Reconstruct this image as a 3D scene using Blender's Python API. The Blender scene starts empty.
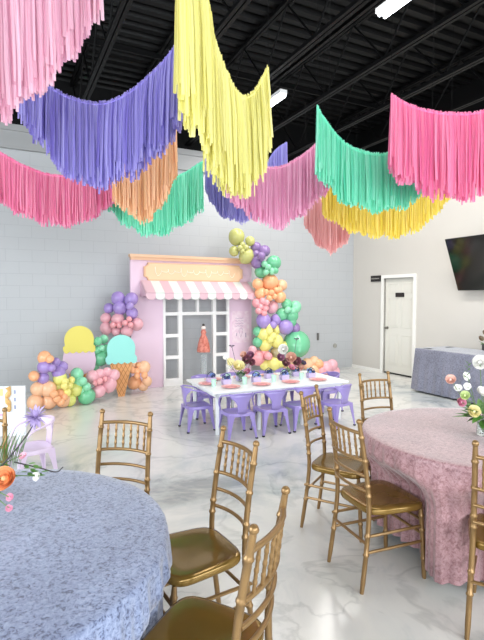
import bpy, math, random
from mathutils import Vector, Matrix, noise
random.seed(7)
PI = math.pi
C = bpy.context.scene.collection
S = bpy.context.scene

# ------------------------------------------------------------------ camera
F, HC, HOR = 481.0, 1.62, 298.0
PITCH = math.atan((320 - HOR) / F)
cam = bpy.data.cameras.new('camera'); camo = bpy.data.objects.new('camera', cam); C.objects.link(camo)
cam.sensor_fit = 'VERTICAL'; cam.sensor_height = 24; cam.lens = F / 640 * 24
cam.clip_start = 0.05
camo.location = (0, 0, HC); camo.rotation_euler = (PI / 2 - PITCH, 0, 0)
S.camera = camo
CAM = Vector((0, 0, HC))

def ray(px, py):
    x = (px - 242) / F; y = (320 - py) / F
    cp, sp = math.cos(PITCH), math.sin(PITCH)
    return Vector((x, cp + y * sp, -sp + y * cp))
def at(px, py, D):                    # point at depth D (world y)
    d = ray(px, py); return CAM + d * (D / d.y)
def atz(px, py, z):                   # point on the level z
    d = ray(px, py); return CAM + d * ((z - HC) / d.z)

# room frame: corner of back and right wall, u along the back wall, w along the right wall
TH = math.radians(26.5)
K = Vector((2.605, 11.3, 0))
U = Vector((math.cos(TH), math.sin(TH), 0)); W = Vector((math.sin(TH), -math.cos(TH), 0))
def R(u, w, z=0): return K + U * u + W * w + Vector((0, 0, z))
def toR(p): d = p - K; return d.dot(U), d.dot(W)

# ------------------------------------------------------------------ materials
def lin(c):
    if isinstance(c, str):
        c = [int(c[i:i + 2], 16) / 255 for i in (0, 2, 4)]
    return tuple((v / 12.92 if v <= .04045 else ((v + .055) / 1.055) ** 2.4) for v in c) + (1,)
MATS = {}
def mat(name, col, rough=.5, metal=0, spec=.5, vary=0, scale=20, bump=0, bscale=40, emit=0, trans=0, alpha=1, sheen=0, island=0, coat=0, col2=None, transl=0):
    if name in MATS: return MATS[name]
    m = bpy.data.materials.new(name); m.use_nodes = True
    nt = m.node_tree; n = nt.nodes; l = nt.links
    b = n['Principled BSDF']; c = lin(col)
    b.inputs['Base Color'].default_value = c
    b.inputs['Roughness'].default_value = rough; b.inputs['Metallic'].default_value = metal
    b.inputs['Specular IOR Level'].default_value = spec
    b.inputs['Transmission Weight'].default_value = trans
    b.inputs['Alpha'].default_value = alpha
    b.inputs['Sheen Weight'].default_value = sheen
    b.inputs['Coat Weight'].default_value = coat; b.inputs['Coat Roughness'].default_value = .08
    if emit:
        b.inputs['Emission Color'].default_value = c; b.inputs['Emission Strength'].default_value = emit
    tc = n.new('ShaderNodeTexCoord')
    if vary or col2:
        nz = n.new('ShaderNodeTexNoise'); nz.inputs['Scale'].default_value = scale; nz.inputs['Detail'].default_value = 5
        l.new(tc.outputs['Object'], nz.inputs['Vector'])
        cr = n.new('ShaderNodeValToRGB')
        d = lin(col2) if col2 else tuple(v * (1 - vary) for v in c[:3]) + (1,)
        cr.color_ramp.elements[0].position = .36; cr.color_ramp.elements[1].position = .62
        cr.color_ramp.elements[0].color = d; cr.color_ramp.elements[1].color = c
        l.new(nz.outputs['Fac'], cr.inputs[0]); l.new(cr.outputs[0], b.inputs['Base Color'])
    if island:
        g = n.new('ShaderNodeNewGeometry'); cr = n.new('ShaderNodeValToRGB')
        cr.color_ramp.elements[0].color = tuple(min(1, v * (1 - island * .55)) for v in c[:3]) + (1,)
        cr.color_ramp.elements[1].color = tuple(min(1, v * (1 - island * .8) + island * .8) for v in c[:3]) + (1,)
        l.new(g.outputs['Random Per Island'], cr.inputs[0]); l.new(cr.outputs[0], b.inputs['Base Color'])
        if transl:
            tr = n.new('ShaderNodeBsdfTranslucent'); mx = n.new('ShaderNodeMixShader'); mx.inputs[0].default_value = transl
            l.new(cr.outputs[0], tr.inputs[0]); l.new(b.outputs[0], mx.inputs[1]); l.new(tr.outputs[0], mx.inputs[2])
            l.new(mx.outputs[0], n['Material Output'].inputs[0])
    if bump:
        nb = n.new('ShaderNodeTexNoise'); nb.inputs['Scale'].default_value = bscale; nb.inputs['Detail'].default_value = 4
        l.new(tc.outputs['Object'], nb.inputs['Vector'])
        bp = n.new('ShaderNodeBump'); bp.inputs['Strength'].default_value = bump; bp.inputs['Distance'].default_value = .01
        l.new(nb.outputs['Fac'], bp.inputs['Height']); l.new(bp.outputs[0], b.inputs['Normal'])
    MATS[name] = m
    return m

def marble():
    m = bpy.data.materials.new('marbled_epoxy'); m.use_nodes = True
    nt = m.node_tree; n = nt.nodes; l = nt.links; b = n['Principled BSDF']
    tc = n.new('ShaderNodeTexCoord')
    n0 = n.new('ShaderNodeTexNoise'); n0.inputs['Scale'].default_value = .8; n0.inputs['Detail'].default_value = 4
    l.new(tc.outputs['Object'], n0.inputs['Vector'])
    mx = n.new('ShaderNodeMix'); mx.data_type = 'VECTOR'; mx.inputs['Factor'].default_value = .45
    l.new(tc.outputs['Object'], mx.inputs[4]); l.new(n0.outputs['Color'], mx.inputs[5])
    n1 = n.new('ShaderNodeTexNoise'); n1.inputs['Scale'].default_value = 1.3; n1.inputs['Detail'].default_value = 9; n1.inputs['Roughness'].default_value = .62; n1.inputs['Distortion'].default_value = .5
    l.new(mx.outputs[1], n1.inputs['Vector'])
    r1 = n.new('ShaderNodeValToRGB'); e = r1.color_ramp.elements
    e[0].position = .31; e[0].color = lin('90989a'); e[1].position = .64; e[1].color = lin('e6e4dd')
    x = e.new(.38); x.color = lin('bcc1c1'); x = e.new(.48); x.color = lin('dad9d5')
    l.new(n1.outputs['Fac'], r1.inputs[0])
    n2 = n.new('ShaderNodeTexNoise'); n2.inputs['Scale'].default_value = 1.1; n2.inputs['Detail'].default_value = 8; n2.inputs['Distortion'].default_value = 2.5
    l.new(mx.outputs[1], n2.inputs['Vector'])
    r2 = n.new('ShaderNodeValToRGB'); e = r2.color_ramp.elements
    e[0].position = .47; e[0].color = (1, 1, 1, 1); e[1].position = .53; e[1].color = (1, 1, 1, 1)
    x = e.new(.5); x.color = lin('a5a9aa')
    l.new(n2.outputs['Fac'], r2.inputs[0])
    mm = n.new('ShaderNodeMix'); mm.data_type = 'RGBA'; mm.blend_type = 'MULTIPLY'; mm.inputs['Factor'].default_value = .3
    l.new(r1.outputs[0], mm.inputs[6]); l.new(r2.outputs[0], mm.inputs[7])
    l.new(mm.outputs[2], b.inputs['Base Color'])
    b.inputs['Roughness'].default_value = .2; b.inputs['Specular IOR Level'].default_value = .6
    return m

def block_wall(name, col, mortar, contrast=1):
    m = bpy.data.materials.new(name); m.use_nodes = True
    nt = m.node_tree; n = nt.nodes; l = nt.links; b = n['Principled BSDF']
    tc = n.new('ShaderNodeTexCoord'); sp = n.new('ShaderNodeSeparateXYZ'); cb = n.new('ShaderNodeCombineXYZ')
    l.new(tc.outputs['Object'], sp.inputs[0]); l.new(sp.outputs['X'], cb.inputs['X']); l.new(sp.outputs['Z'], cb.inputs['Y'])
    br = n.new('ShaderNodeTexBrick'); br.inputs['Scale'].default_value = 1
    br.inputs['Brick Width'].default_value = .406; br.inputs['Row Height'].default_value = .203
    br.inputs['Mortar Size'].default_value = .005; br.inputs['Mortar Smooth'].default_value = .5
    br.inputs['Color1'].default_value = lin(col); br.inputs['Color2'].default_value = tuple(v * .985 for v in lin(col)[:3]) + (1,)
    br.inputs['Mortar'].default_value = lin(mortar)
    l.new(cb.outputs[0], br.inputs['Vector']); l.new(br.outputs['Color'], b.inputs['Base Color'])
    bp = n.new('ShaderNodeBump'); bp.inputs['Strength'].default_value = .18; bp.inputs['Distance'].default_value = .006; bp.invert = True
    l.new(br.outputs['Fac'], bp.inputs['Height']); l.new(bp.outputs[0], b.inputs['Normal'])
    b.inputs['Roughness'].default_value = .45
    return m

def velvet(name, c1, c2, c3, scale=26):
    m = bpy.data.materials.new(name); m.use_nodes = True
    nt = m.node_tree; n = nt.nodes; l = nt.links; b = n['Principled BSDF']
    tc = n.new('ShaderNodeTexCoord')
    nz = n.new('ShaderNodeTexNoise'); nz.inputs['Scale'].default_value = scale; nz.inputs['Detail'].default_value = 6; nz.inputs['Roughness'].default_value = .7; nz.inputs['Distortion'].default_value = .8
    l.new(tc.outputs['Object'], nz.inputs['Vector'])
    cr = n.new('ShaderNodeValToRGB'); e = cr.color_ramp.elements
    e[0].position = .39; e[0].color = lin(c1); e[1].position = .64; e[1].color = lin(c3)
    x = e.new(.47); x.color = lin(c2)
    l.new(nz.outputs['Fac'], cr.inputs[0])
    n2 = n.new('ShaderNodeTexNoise'); n2.inputs['Scale'].default_value = 2.5; n2.inputs['Detail'].default_value = 3
    l.new(tc.outputs['Object'], n2.inputs['Vector'])
    r2 = n.new('ShaderNodeValToRGB'); r2.color_ramp.elements[0].position = .38; r2.color_ramp.elements[0].color = (.72, .72, .74, 1); r2.color_ramp.elements[1].position = .58
    l.new(n2.outputs['Fac'], r2.inputs[0])
    mm = n.new('ShaderNodeMix'); mm.data_type = 'RGBA'; mm.blend_type = 'MULTIPLY'; mm.inputs['Factor'].default_value = .7
    l.new(cr.outputs[0], mm.inputs[6]); l.new(r2.outputs[0], mm.inputs[7])
    l.new(mm.outputs[2], b.inputs['Base Color'])
    bp = n.new('ShaderNodeBump'); bp.inputs['Strength'].default_value = .5; bp.inputs['Distance'].default_value = .004
    l.new(nz.outputs['Fac'], bp.inputs['Height']); l.new(bp.outputs[0], b.inputs['Normal'])
    b.inputs['Roughness'].default_value = .42; b.inputs['Sheen Weight'].default_value = .5; b.inputs['Sheen Roughness'].default_value = .4
    return m

# ------------------------------------------------------------------ mesh helpers
class MB:
    def __init__(s): s.v = []; s.f = []; s.mi = []
    def add(s, vs, fs, mi=0):
        k = len(s.v); s.v += [tuple(v) for v in vs]
        s.f += [tuple(i + k for i in f) for f in fs]; s.mi += [mi] * len(fs); return s
    def box(s, x0, x1, y0, y1, z0, z1, mi=0, M=None):
        vs = [Vector((x, y, z)) for x in (x0, x1) for y in (y0, y1) for z in (z0, z1)]
        if M: vs = [M @ v for v in vs]
        return s.add(vs, [(0, 1, 3, 2), (4, 6, 7, 5), (0, 4, 5, 1), (2, 3, 7, 6), (0, 2, 6, 4), (1, 5, 7, 3)], mi)
    def tube(s, pts, rad, n=8, mi=0, closed=False, sx=1):
        pts = [Vector(p) for p in pts]; N = len(pts)
        if not isinstance(rad, (list, tuple)): rad = [rad] * N
        vs = []; up = None
        for i, p in enumerate(pts):
            if closed: t = pts[(i + 1) % N] - pts[i - 1]
            else: t = pts[min(i + 1, N - 1)] - pts[max(i - 1, 0)]
            if t.length < 1e-9: t = Vector((0, 0, 1))
            t.normalize()
            if up is None:
                up = Vector((1, 0, 0)) if abs(t.x) < .8 else Vector((0, 1, 0))
            a = (up - t * up.dot(t)).normalized(); up = a; b = t.cross(a)
            for k in range(n):
                q = 2 * PI * k / n
                vs.append(p + (a * math.cos(q) * sx + b * math.sin(q)) * rad[i])
        fs = []
        for i in range(N if closed else N - 1):
            j = (i + 1) % N
            for k in range(n):
                k2 = (k + 1) % n
                fs.append((i * n + k, i * n + k2, j * n + k2, j * n + k))
        if not closed: fs += [tuple(range(n - 1, -1, -1)), tuple((N - 1) * n + k for k in range(n))]
        return s.add(vs, fs, mi)
    def lathe(s, prof, n=20, mi=0, M=None):
        vs = []; fs = []; N = len(prof)
        for r, z in prof:
            for k in range(n):
                q = 2 * PI * k / n; v = Vector((r * math.cos(q), r * math.sin(q), z))
                vs.append(M @ v if M else v)
        for i in range(N - 1):
            for k in range(n):
                k2 = (k + 1) % n; fs.append((i * n + k, i * n + k2, (i + 1) * n + k2, (i + 1) * n + k))
        fs += [tuple(range(n - 1, -1, -1)), tuple((N - 1) * n + k for k in range(n))]
        return s.add(vs, fs, mi)
    def ball(s, c, r, n=12, m=8, mi=0, sz=1):
        pr = [(max(1e-4, r * math.sin(PI * i / m)), -r * sz * math.cos(PI * i / m)) for i in range(m + 1)]
        return s.lathe(pr, n, mi, Matrix.Translation(Vector(c)))
    def prism(s, out, y0, y1, mi=0, M=None):            # outline in x,z ; thickness along y
        n = len(out)
        vs = [Vector((x, y0, z)) for x, z in out] + [Vector((x, y1, z)) for x, z in out]
        if M: vs = [M @ v for v in vs]
        fs = [tuple(range(n)), tuple(range(2 * n - 1, n - 1, -1))] + [(i, i + n, (i + 1) % n + n, (i + 1) % n) for i in range(n)]
        return s.add(vs, fs, mi)
    def build(s, name, m, parent=None, smooth=False, bevel=0, fix=True, auto=None):
        me = bpy.data.meshes.new(name); me.from_pydata(s.v, [], s.f)
        for x in (m if isinstance(m, list) else [m]): me.materials.append(x)
        for p, i in zip(me.polygons, s.mi): p.material_index = i; p.use_smooth = smooth
        me.update()
        if fix:
            import bmesh
            bm = bmesh.new(); bm.from_mesh(me); bmesh.ops.recalc_face_normals(bm, faces=bm.faces); bm.to_mesh(me); bm.free()
        if smooth and auto is not False: me.set_sharp_from_angle(angle=math.radians(auto or 50))
        o = bpy.data.objects.new(name, me); C.objects.link(o)
        if parent: o.parent = parent
        if bevel:
            bv = o.modifiers.new('bevel', 'BEVEL'); bv.width = bevel; bv.segments = 2; bv.limit_method = 'ANGLE'
        return o
def tag(o, label=None, cat=None, group=None, kind=None):
    if label: o['label'] = label
    if cat: o['category'] = cat
    if group: o['group'] = group
    if kind: o['kind'] = kind
    return o
def empty(name, loc, rz=0):
    o = bpy.data.objects.new(name, None); C.objects.link(o); o.location = loc; o.rotation_euler = (0, 0, rz); o.empty_display_size = .1
    return o
def kids(o): return [c for c in bpy.data.objects if c.parent == o]
def copy_tree(o, parent=None):
    c = o.copy(); C.objects.link(c); c.parent = parent
    for ch in kids(o): copy_tree(ch, c)
    return c
def catmull(P, n):
    P = [Vector(p) for p in P]; P = [P[0] * 2 - P[1]] + P + [P[-1] * 2 - P[-2]]; out = []
    for i in range(1, len(P) - 2):
        for k in range(n):
            t = k / n; a, b, c, d = P[i - 1], P[i], P[i + 1], P[i + 2]
            out.append(.5 * (2 * b + (c - a) * t + (2 * a - 5 * b + 4 * c - d) * t * t + (3 * b - a - 3 * c + d) * t ** 3))
    out.append(P[-2]); return out
def face(f): return math.atan2(-f[0], f[1])     # rotation that turns local +y towards f

# ------------------------------------------------------------------ setting
WU0, WD = -11.5, 12.6
RZ = TH
def room_box(name, u0, u1, w0, w1, z0, z1, m, kind='structure'):
    o = MB().box(u0, u1, -w1, -w0, z0, z1).build(name, m)
    o.location = K; o.rotation_euler = (0, 0, TH)
    if kind: o['kind'] = kind
    return o
mbl = marble()
room_box('floor', WU0 - .2, .2, -.2, WD, -.1, 0, mbl)
m_back = block_wall('painted_block', 'b9bcbf', 'adb0b4')
m_right = mat('painted_drywall', 'cdc9c2', .55, vary=.02, scale=1.5)
m_black = mat('black_paint', '080809', .6, spec=.2)
m_deck = mat('black_deck_steel', '050506', .5, spec=.25)
HW = 4.42
room_box('wall_back', WU0 - .2, .2, -.2, 0, 0, HW, m_back)
LW0, LW1, LZ0, LZ1 = 4.2, 8.6, 1.0, 3.9
lw = MB()
for a in ((0, LW0, 0, HW), (LW1, WD, 0, HW), (LW0, LW1, 0, LZ0), (LW0, LW1, LZ1, HW)): lw.box(WU0 - .2, WU0, -a[1], -a[0], a[2], a[3])
o = lw.build('wall_left', mat('side_block', 'd0d2d6', .5)); o.location = K; o.rotation_euler = (0, 0, TH); o['kind'] = 'structure'
q = MB()
for w_ in (LW0, (LW0 + LW1) / 2, LW1 - .04): q.box(WU0 - .12, WU0 - .06, -w_ - .04, -w_, LZ0, LZ1)
q.box(WU0 - .12, WU0 - .06, -LW1, -LW0, LZ0, LZ0 + .04); q.box(WU0 - .12, WU0 - .06, -LW1, -LW0, LZ1 - .04, LZ1)
o = q.build('window_4', mat('dark_aluminium', '2a2a2c', .4, metal=.6)); o.location = K; o.rotation_euler = (0, 0, TH); o['kind'] = 'structure'  # made-up side window, added so light reaches the garlands
room_box('trim_1', WU0, -.01, 0, .09, HW - .34, HW - .02, mat('grey_wall_cap', 'a3a4a5', .6))
room_box('trim_2', WU0, -.01, 0, .13, HW - .06, HW + .04, mat('grey_wall_cap'  , 'a3a4a5', .6))
for nm, a in (('trim_3', (WU0 - .2, .2, -.2, 0)), ('trim_4', (0, .2, 0, WD)), ('trim_5', (WU0 - .2, WU0, 0, WD))):
    room_box(nm, *a, HW + .002, 5.5, m_black)
# right wall with the door opening
DW0, DW1, DH = 1.02, 1.86, 2.04
rw = MB()
for a in ((0, .2, -DW0, 0, 0, HW), (0, .2, -WD, -DW1, 0, HW), (0, .2, -DW1, -DW0, DH, HW)): rw.box(*a)
o = rw.build('wall_right', m_right); o.location = K; o.rotation_euler = (0, 0, TH); o['kind'] = 'structure'
# front wall with storefront openings behind the camera
fw = MB(); zz = (.9, 4.0)
op = [(-11.0, -8.0), (-7.6, -4.4), (-4.0, -1.0)]
us = [WU0] + [v for p in op for v in p] + [0]
for i in range(0, len(us), 2): fw.box(us[i], us[i + 1], -WD - .2, -WD, 0, 5.4)
for a, b in op: fw.box(a, b, -WD - .2, -WD, 0, zz[0]); fw.box(a, b, -WD - .2, -WD, zz[1], 5.4)
o = fw.build('wall_front', m_right); o.location = K; o.rotation_euler = (0, 0, TH); o['kind'] = 'structure'
m_frame = mat('dark_aluminium', '2a2a2c', .4, metal=.6)
for i, (a, b) in enumerate(op):
    q = MB()
    for x in (a, (a + b) / 2 - .02, b - .04): q.box(x, x + .04, -WD - .12, -WD - .06, *zz)
    q.box(a, b, -WD - .12, -WD - .06, zz[0], zz[0] + .04); q.box(a, b, -WD - .12, -WD - .06, zz[1] - .04, zz[1])
    o = q.build('window_%d' % (i + 1), m_frame); o.location = K; o.rotation_euler = (0, 0, TH); o['kind'] = 'structure'
# ceiling deck with ribs
d = MB(); y = .2; prof = []
while y > -WD - .3:
    prof += [(y, 5.42), (y - .09, 5.42), (y - .11, 5.36), (y - .2, 5.36)]; y -= .22
vs = []; fs = []
for yy, z in prof: vs += [(WU0 - .2, yy, z), (.2, yy, z)]
for i in range(len(prof) - 1): fs.append((2 * i, 2 * i + 1, 2 * i + 3, 2 * i + 2))
d.add(vs, fs); o = d.build('ceiling', m_deck, fix=False); o.location = K; o.rotation_euler = (0, 0, TH); o['kind'] = 'structure'
o.modifiers.new('solid', 'SOLIDIFY').thickness = .03
m_joist = mat('black_joist_steel', '060607', .55, spec=.2)
uj = -10.4
ji = 0
while uj < -.3:
    j = MB()
    for dz in (4.56, 5.28):
        j.box(-.05, -.008, -WD + .05, 0, dz, dz + .045); j.box(.008, .05, -WD + .05, 0, dz, dz + .045)
    yy = -.05; k = 0
    while yy > -WD + .7:
        a = (0, yy, 4.6 if k % 2 else 5.3); b = (0, yy - .6, 5.3 if k % 2 else 4.6)
        j.tube([a, b], .013, 5); yy -= .6; k += 1
    o = j.build('ceiling_joist', m_joist); o.location = R(uj, 0); o.rotation_euler = (0, 0, TH); o['kind'] = 'structure'
    uj += 1.05; ji += 1
# cross bracing and conduit under the deck
for wv in (1.9, 5.0, 8.1):
    j = MB().box(WU0, -.02, -.02, .02, 5.14, 5.2); o = j.build('ceiling_bridging', m_joist); o.location = R(0, wv); o.rotation_euler = (0, 0, TH); o['kind'] = 'structure'

# door in the right wall
m_door = mat('white_door_paint', 'dedcd3', .35)
m_trimw = mat('white_trim_paint', 'efeee9', .3)
q = MB(); t = .07
for a in ((-.02, .09, -DW0, -DW0 + t, 0, DH + t), (-.02, .09, -DW1 - t, -DW1, 0, DH + t), (-.02, .09, -DW1, -DW0, DH, DH + t)): q.box(*a)
o = q.build('trim_6', m_trimw); o.location = K; o.rotation_euler = (0, 0, TH); o['kind'] = 'structure'
dr = empty('door_1', R(0, 0), TH); dr['kind'] = 'structure'
q = MB(); q.box(.05, .085, -DW1 + .004, -DW0 - .004, .012, DH - .004)
for (a, b) in ((.1, .37), (.47, .74)):
    for (z0, z1) in ((.2, .85), (1.0, 1.62), (1.72, 1.93)):
        q.box(.043, .05, -DW1 + a, -DW1 + a + .018, z0, z1); q.box(.043, .05, -DW1 + b - .018, -DW1 + b, z0, z1)
        q.box(.043, .05, -DW1 + a, -DW1 + b, z0, z0 + .018); q.box(.043, .05, -DW1 + a, -DW1 + b, z1 - .018, z1)
        q.box(.045, .05, -DW1 + a + .045, -DW1 + b - .045, z0 + .045, z1 - .045)
q.build('door_panel', m_door, dr, bevel=.003)
q = MB(); q.lathe([(.03, 0), (.03, .008), (.012, .012), (.012, .03), (.026, .04), (.028, .055), (.018, .068), (.004, .07)], 14, 0, Matrix.Translation((.05, -DW0 - .07, .98)) @ Matrix.Rotation(-PI / 2, 4, 'Y'))
q.build('door_knob', mat('brushed_nickel', '8d8a84', .3, metal=1), dr, smooth=True)
MB().box(.038, .05, -(DW0 + DW1) / 2 - .12, -(DW0 + DW1) / 2 + .12, 1.64, 1.73).build('door_sign', mat('dark_sign', '241f1e', .5), dr)
q = MB(); q.box(.04, .09, -DW1, -DW0, 0, .03); q.build('door_bottom_gap', mat('dark_rubber', '1b1b1b', .7), dr)
# wall sign (dark, with a lighter row of letters, illegible in the photo) projecting beside the door
p = R(-.012, .78, 0)
sg = empty('wall_sign', p, TH)
MB().box(-.015, .012, -.15, .15, 1.98, 2.11).build('sign_plate', mat('dark_sign', '241f1e', .5), sg)
q = MB()
for k in range(9):
    yy = .12 - k * .028
    q.box(-.019, -.014, yy - .009, yy + .009, 2.035, 2.055)
q.build('sign_lettering', mat('pale_lettering', 'a7a49c', .5), sg)
tag(sg, 'small dark rectangular wall sign mounted beside the white door', 'sign')
# baseboard strips
room_box('baseboard_right', -.012, -.001, .0, DW0 - t, 0, .06, m_trimw)
# wall fittings near the corner
q = MB(); q.box(-.03, .03, -.02, 0, -.07, .07)
pf = R(-1.0, .001, .75); o = MB().box(-.022, .022, -.03, 0, -.08, .08).build('wall_socket', mat('grey_fitting', '6b6a68', .5)); o.location = pf; o.rotation_euler = (0, 0, TH)
tag(o, 'small dark grey fitting on the back wall above the pale pink balloons', 'wall fitting')
q = MB(); q.tube([(.045 * math.cos(a * PI / 8), -.01, .045 * math.sin(a * PI / 8)) for a in range(16)], .008, 6, closed=True); q.box(-.02, .02, -.014, 0, -.02, .02)
o = q.build('wall_ring', mat('pale_fitting', 'a9a69e', .5)); o.location = R(-.52, .001, .52); o.rotation_euler = (0, 0, TH)
tag(o, 'tiny round grey ring fitting low on the back wall near the corner', 'wall fitting')

# strip lights
def strip_light(px, py, label):
    c = atz(px, py, 4.36); r = empty('strip_light', (c.x, c.y, 4.36), TH)
    MB().box(-.055, .055, -.61, .61, .03, .08).build('fixture_body', mat('white_steel', 'e6e6e6', .4), r)
    for sx in (-.035, .035):
        MB().tube([(sx, -.58, .01), (sx, .58, .01)], .019, 8).build('lamp_tube', mat('lamp_glow', 'f4f8ff', .5, emit=9), r, smooth=True)
    for sy in (-.5, .5): MB().tube([(0, sy, .09), (0, sy, .235)], .006, 5).build('hanger', m_joist, r)
    tag(r, label, 'ceiling light')
strip_light(429, -18, 'white twin-tube strip light at the top edge, above the hot pink fringe')
strip_light(262, 111, 'white twin-tube strip light beside the big yellow fringe')
j = MB().box(-.02, .02, -7, 2.4, 4.595, 4.635); o = j.build('ceiling_conduit', m_joist); pp = atz(276, 99, 4.36); o.location = (pp.x, pp.y, 0); o.rotation_euler = (0, 0, TH); o['kind'] = 'structure'

# television on the right wall
m_tv = mat('black_screen', '050708', .12, coat=.5)
def on_plane(px, py, p0, nrm):
    d = ray(px, py); return CAM + d * ((p0 - CAM).dot(nrm) / d.dot(nrm))
tp = on_plane(459, 290, R(-.10, 0), U)
tv = empty('television', tp, TH)
tilt = Matrix.Rotation(math.radians(-22), 4, 'Y')
MB().box(-.03, 0, -1.66, 0, 0, .95, 0, tilt).build('bezel', mat('black_plastic', '0b0b0c', .4), tv, bevel=.004)
MB().box(-.034, -.03, -1.648, -.012, .014, .938, 0, tilt).build('screen', m_tv, tv)
q = MB(); q.box(-.02, .1, -1.1, -.56, .2, .6); q.build('wall_bracket', mat('black_plastic', '0b0b0c', .4), tv)
tag(tv, 'large black television tilted forward on the cream wall', 'television')

# ------------------------------------------------------------------ chiavari chairs
m_gold = mat('gold_resin', '94744a', .32, metal=.5, spec=.6, vary=.12, scale=9)
m_seat = mat('gold_seat', '87692f', .17, metal=.45, spec=.6, vary=.15, scale=5)
def rings(path, r, zs, n=8):
    # points along path with small bulges at given fractions
    P = catmull(path, 12); N = len(P); pts = []; rad = []
    zs = sorted(zs)
    L = [0]
    for i in range(1, N): L.append(L[-1] + (P[i] - P[i - 1]).length)
    tot = L[-1]
    def ev(s):
        s = max(0, min(tot, s))
        for i in range(1, N):
            if L[i] >= s - 1e-9:
                k = (s - L[i - 1]) / max(1e-9, L[i] - L[i - 1]); return P[i - 1].lerp(P[i], k)
        return P[-1]
    marks = {0.0: r * .8, tot: r * .8}
    for k in range(1, 14): marks[tot * k / 14] = r
    for z in zs:
        s = z * tot
        for m_ in [x for x in marks if abs(x - s) < .012 and 0 < x < tot]: del marks[m_]
        marks[s - .009] = r; marks[s - .004] = r * 1.28; marks[s + .004] = r * 1.28; marks[s + .009] = r
    for s in sorted(marks): pts.append(ev(s)); rad.append(marks[s])
    return pts, rad
def spheretip(q, p, r): q.ball(p, r, 8, 5)
def make_chair():
    root = empty('chiavari_chair', (0, 0, 0))
    # seat
    out = []
    for k in range(40):
        a = 2 * PI * k / 40; ca, sa = math.cos(a), math.sin(a)
        e = .42
        x = math.copysign(abs(ca) ** e, ca); y_ = math.copysign(abs(sa) ** e, sa)
        wx = .195 + .018 * y_
        out.append((x * wx, y_ * .19))
    q = MB(); vs = []; fs = []
    layers = [(.90, .418), (.985, .421), (1, .428), (1, .446), (.975, .455), (.9, .458), (.6, .452), (.25, .448)]
    for s, z in layers: vs += [(x * s, y_ * s, z) for x, y_ in out]
    for i in range(len(layers) - 1):
        for k in range(40): fs.append((i * 40 + k, i * 40 + (k + 1) % 40, (i + 1) * 40 + (k + 1) % 40, (i + 1) * 40 + k))
    fs += [tuple(range(39, -1, -1)), tuple(range(280, 320))]
    q.add(vs, fs); tag(q.build('seat', m_seat, root, smooth=True, auto=70), 'glossy gold-brown moulded seat')
    for s in (-1, 1):
        p, r = rings([(s * .165, .165, .42), (s * .17, .18, .2), (s * .175, .19, 0)], .0135, (.12, .32, .72))
        MB().tube(p, r, 9).build('leg', m_gold, root, smooth=True)
        p, r = rings([(s * .172, -.235, 0), (s * .166, -.205, .22), (s * .16, -.185, .45), (s * .156, -.205, .68), (s * .153, -.25, .945)], .0138, (.22, .33, .56, .62, .77, .91))
        q = MB().tube(p, r, 9); q.ball((s * .153, -.251, .95), .0165, 9, 6)
        q.build('back_post', m_gold, root, smooth=True)
    def bow(z, y0, d, hw, r, name, n=8):
        pts = [(hw * t_, y0 - d * (1 - t_ * t_), z + .004 * (1 - t_ * t_)) for t_ in [i / 6 - 1 for i in range(13)]]
        MB().tube(pts, r, n).build(name, m_gold, root, smooth=True)
    yb = lambda z: -.185 - (z - .45) * .13
    bow(.885, yb(.885), .03, .153, .0105, 'top_rail'); bow(.73, yb(.73), .03, .154, .0095, 'lower_rail')
    bow(.645, yb(.645), .03, .156, .009, 'back_slat'); bow(.56, yb(.56), .03, .157, .009, 'back_slat')
    for k in range(6):
        t_ = (k + .5 - 3) / 3 * .88; x = .158 * t_
        d_ = .03 * (1 - t_ * t_)
        p, r = rings([(x, yb(.73) - d_, .73), (x, yb(.81) - d_, .81), (x, yb(.885) - d_, .885)], .0065, (.25, .5, .75))
        MB().tube(p, r, 7).build('spindle', m_gold, root, smooth=True)
    for s in (-1, 1):
        for z0, z1 in ((.31, .31), (.22, .22)):
            MB().tube([(s * .168, .175, z0), (s * .168, -.215, z1)], .009, 7).build('side_stretcher', m_gold, root, smooth=True)
    for y0, z in ((.176, .34), (.18, .26), (-.205, .27)):
        MB().tube([(-.17, y0, z), (.17, y0, z)], .009, 7).build('cross_stretcher', m_gold, root, smooth=True)
    return root
chair0 = make_chair(); first = [True]; CH = []
def place_chair(c, f, label, s=1):
    o = chair0 if first[0] else copy_tree(chair0); first[0] = False
    o.location = (c[0], c[1], 0); o.rotation_euler = (0, 0, face(f))
    CH.append((Vector((c[0], c[1], 0)), Vector((f[0], f[1], 0)).normalized()))
    tag(o, label, 'chair', 'gold chiavari chairs at the round tables'); return o
def from_tops(p1, p2, side, label, pull=0, dx=0, dy=0):
    a = atz(*p1, .955); b = atz(*p2, .955); m_ = (a + b) / 2; v = (b - a).normalized()
    f = Vector((-v.y, v.x, 0)); f = f * side; f.z = 0; f.normalize()
    c = m_ + f * (.25 + pull) + Vector((dx, dy, 0)); return place_chair(c, f, label)
from_tops((102.5, 410.5), (150, 413.4), -1, 'gold chiavari chair behind the blue round table, its back to the ice cream cutouts')
from_tops((222, 427), (257.5, 443.5), -1, 'gold chiavari chair with open seat, directly right of the blue tablecloth')
from_tops((253.4, 528), (285.5, 489), 1, 'nearest gold chiavari chair, cut off at the bottom edge of the picture')
place_chair((.815, 2.81), (.935, .355), 'gold chiavari chair in front of the pink tablecloth, all four legs visible')
from_tops((301.4, 392.5), (316.4, 385.7), -1, 'gold chiavari chair at far left of pink table, nearest the lavender chairs')
place_chair((1.265, 4.0), (.38, -.92), 'gold chiavari chair behind the pink round table towards the white door')
place_chair((1.335, 2.33), (.5, .86), 'gold chiavari chair cut off by the right edge, before the pink tablecloth')
ip = atz(6, 409, .955); fi = Vector((.32, -.95, 0)).normalized()
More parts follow.
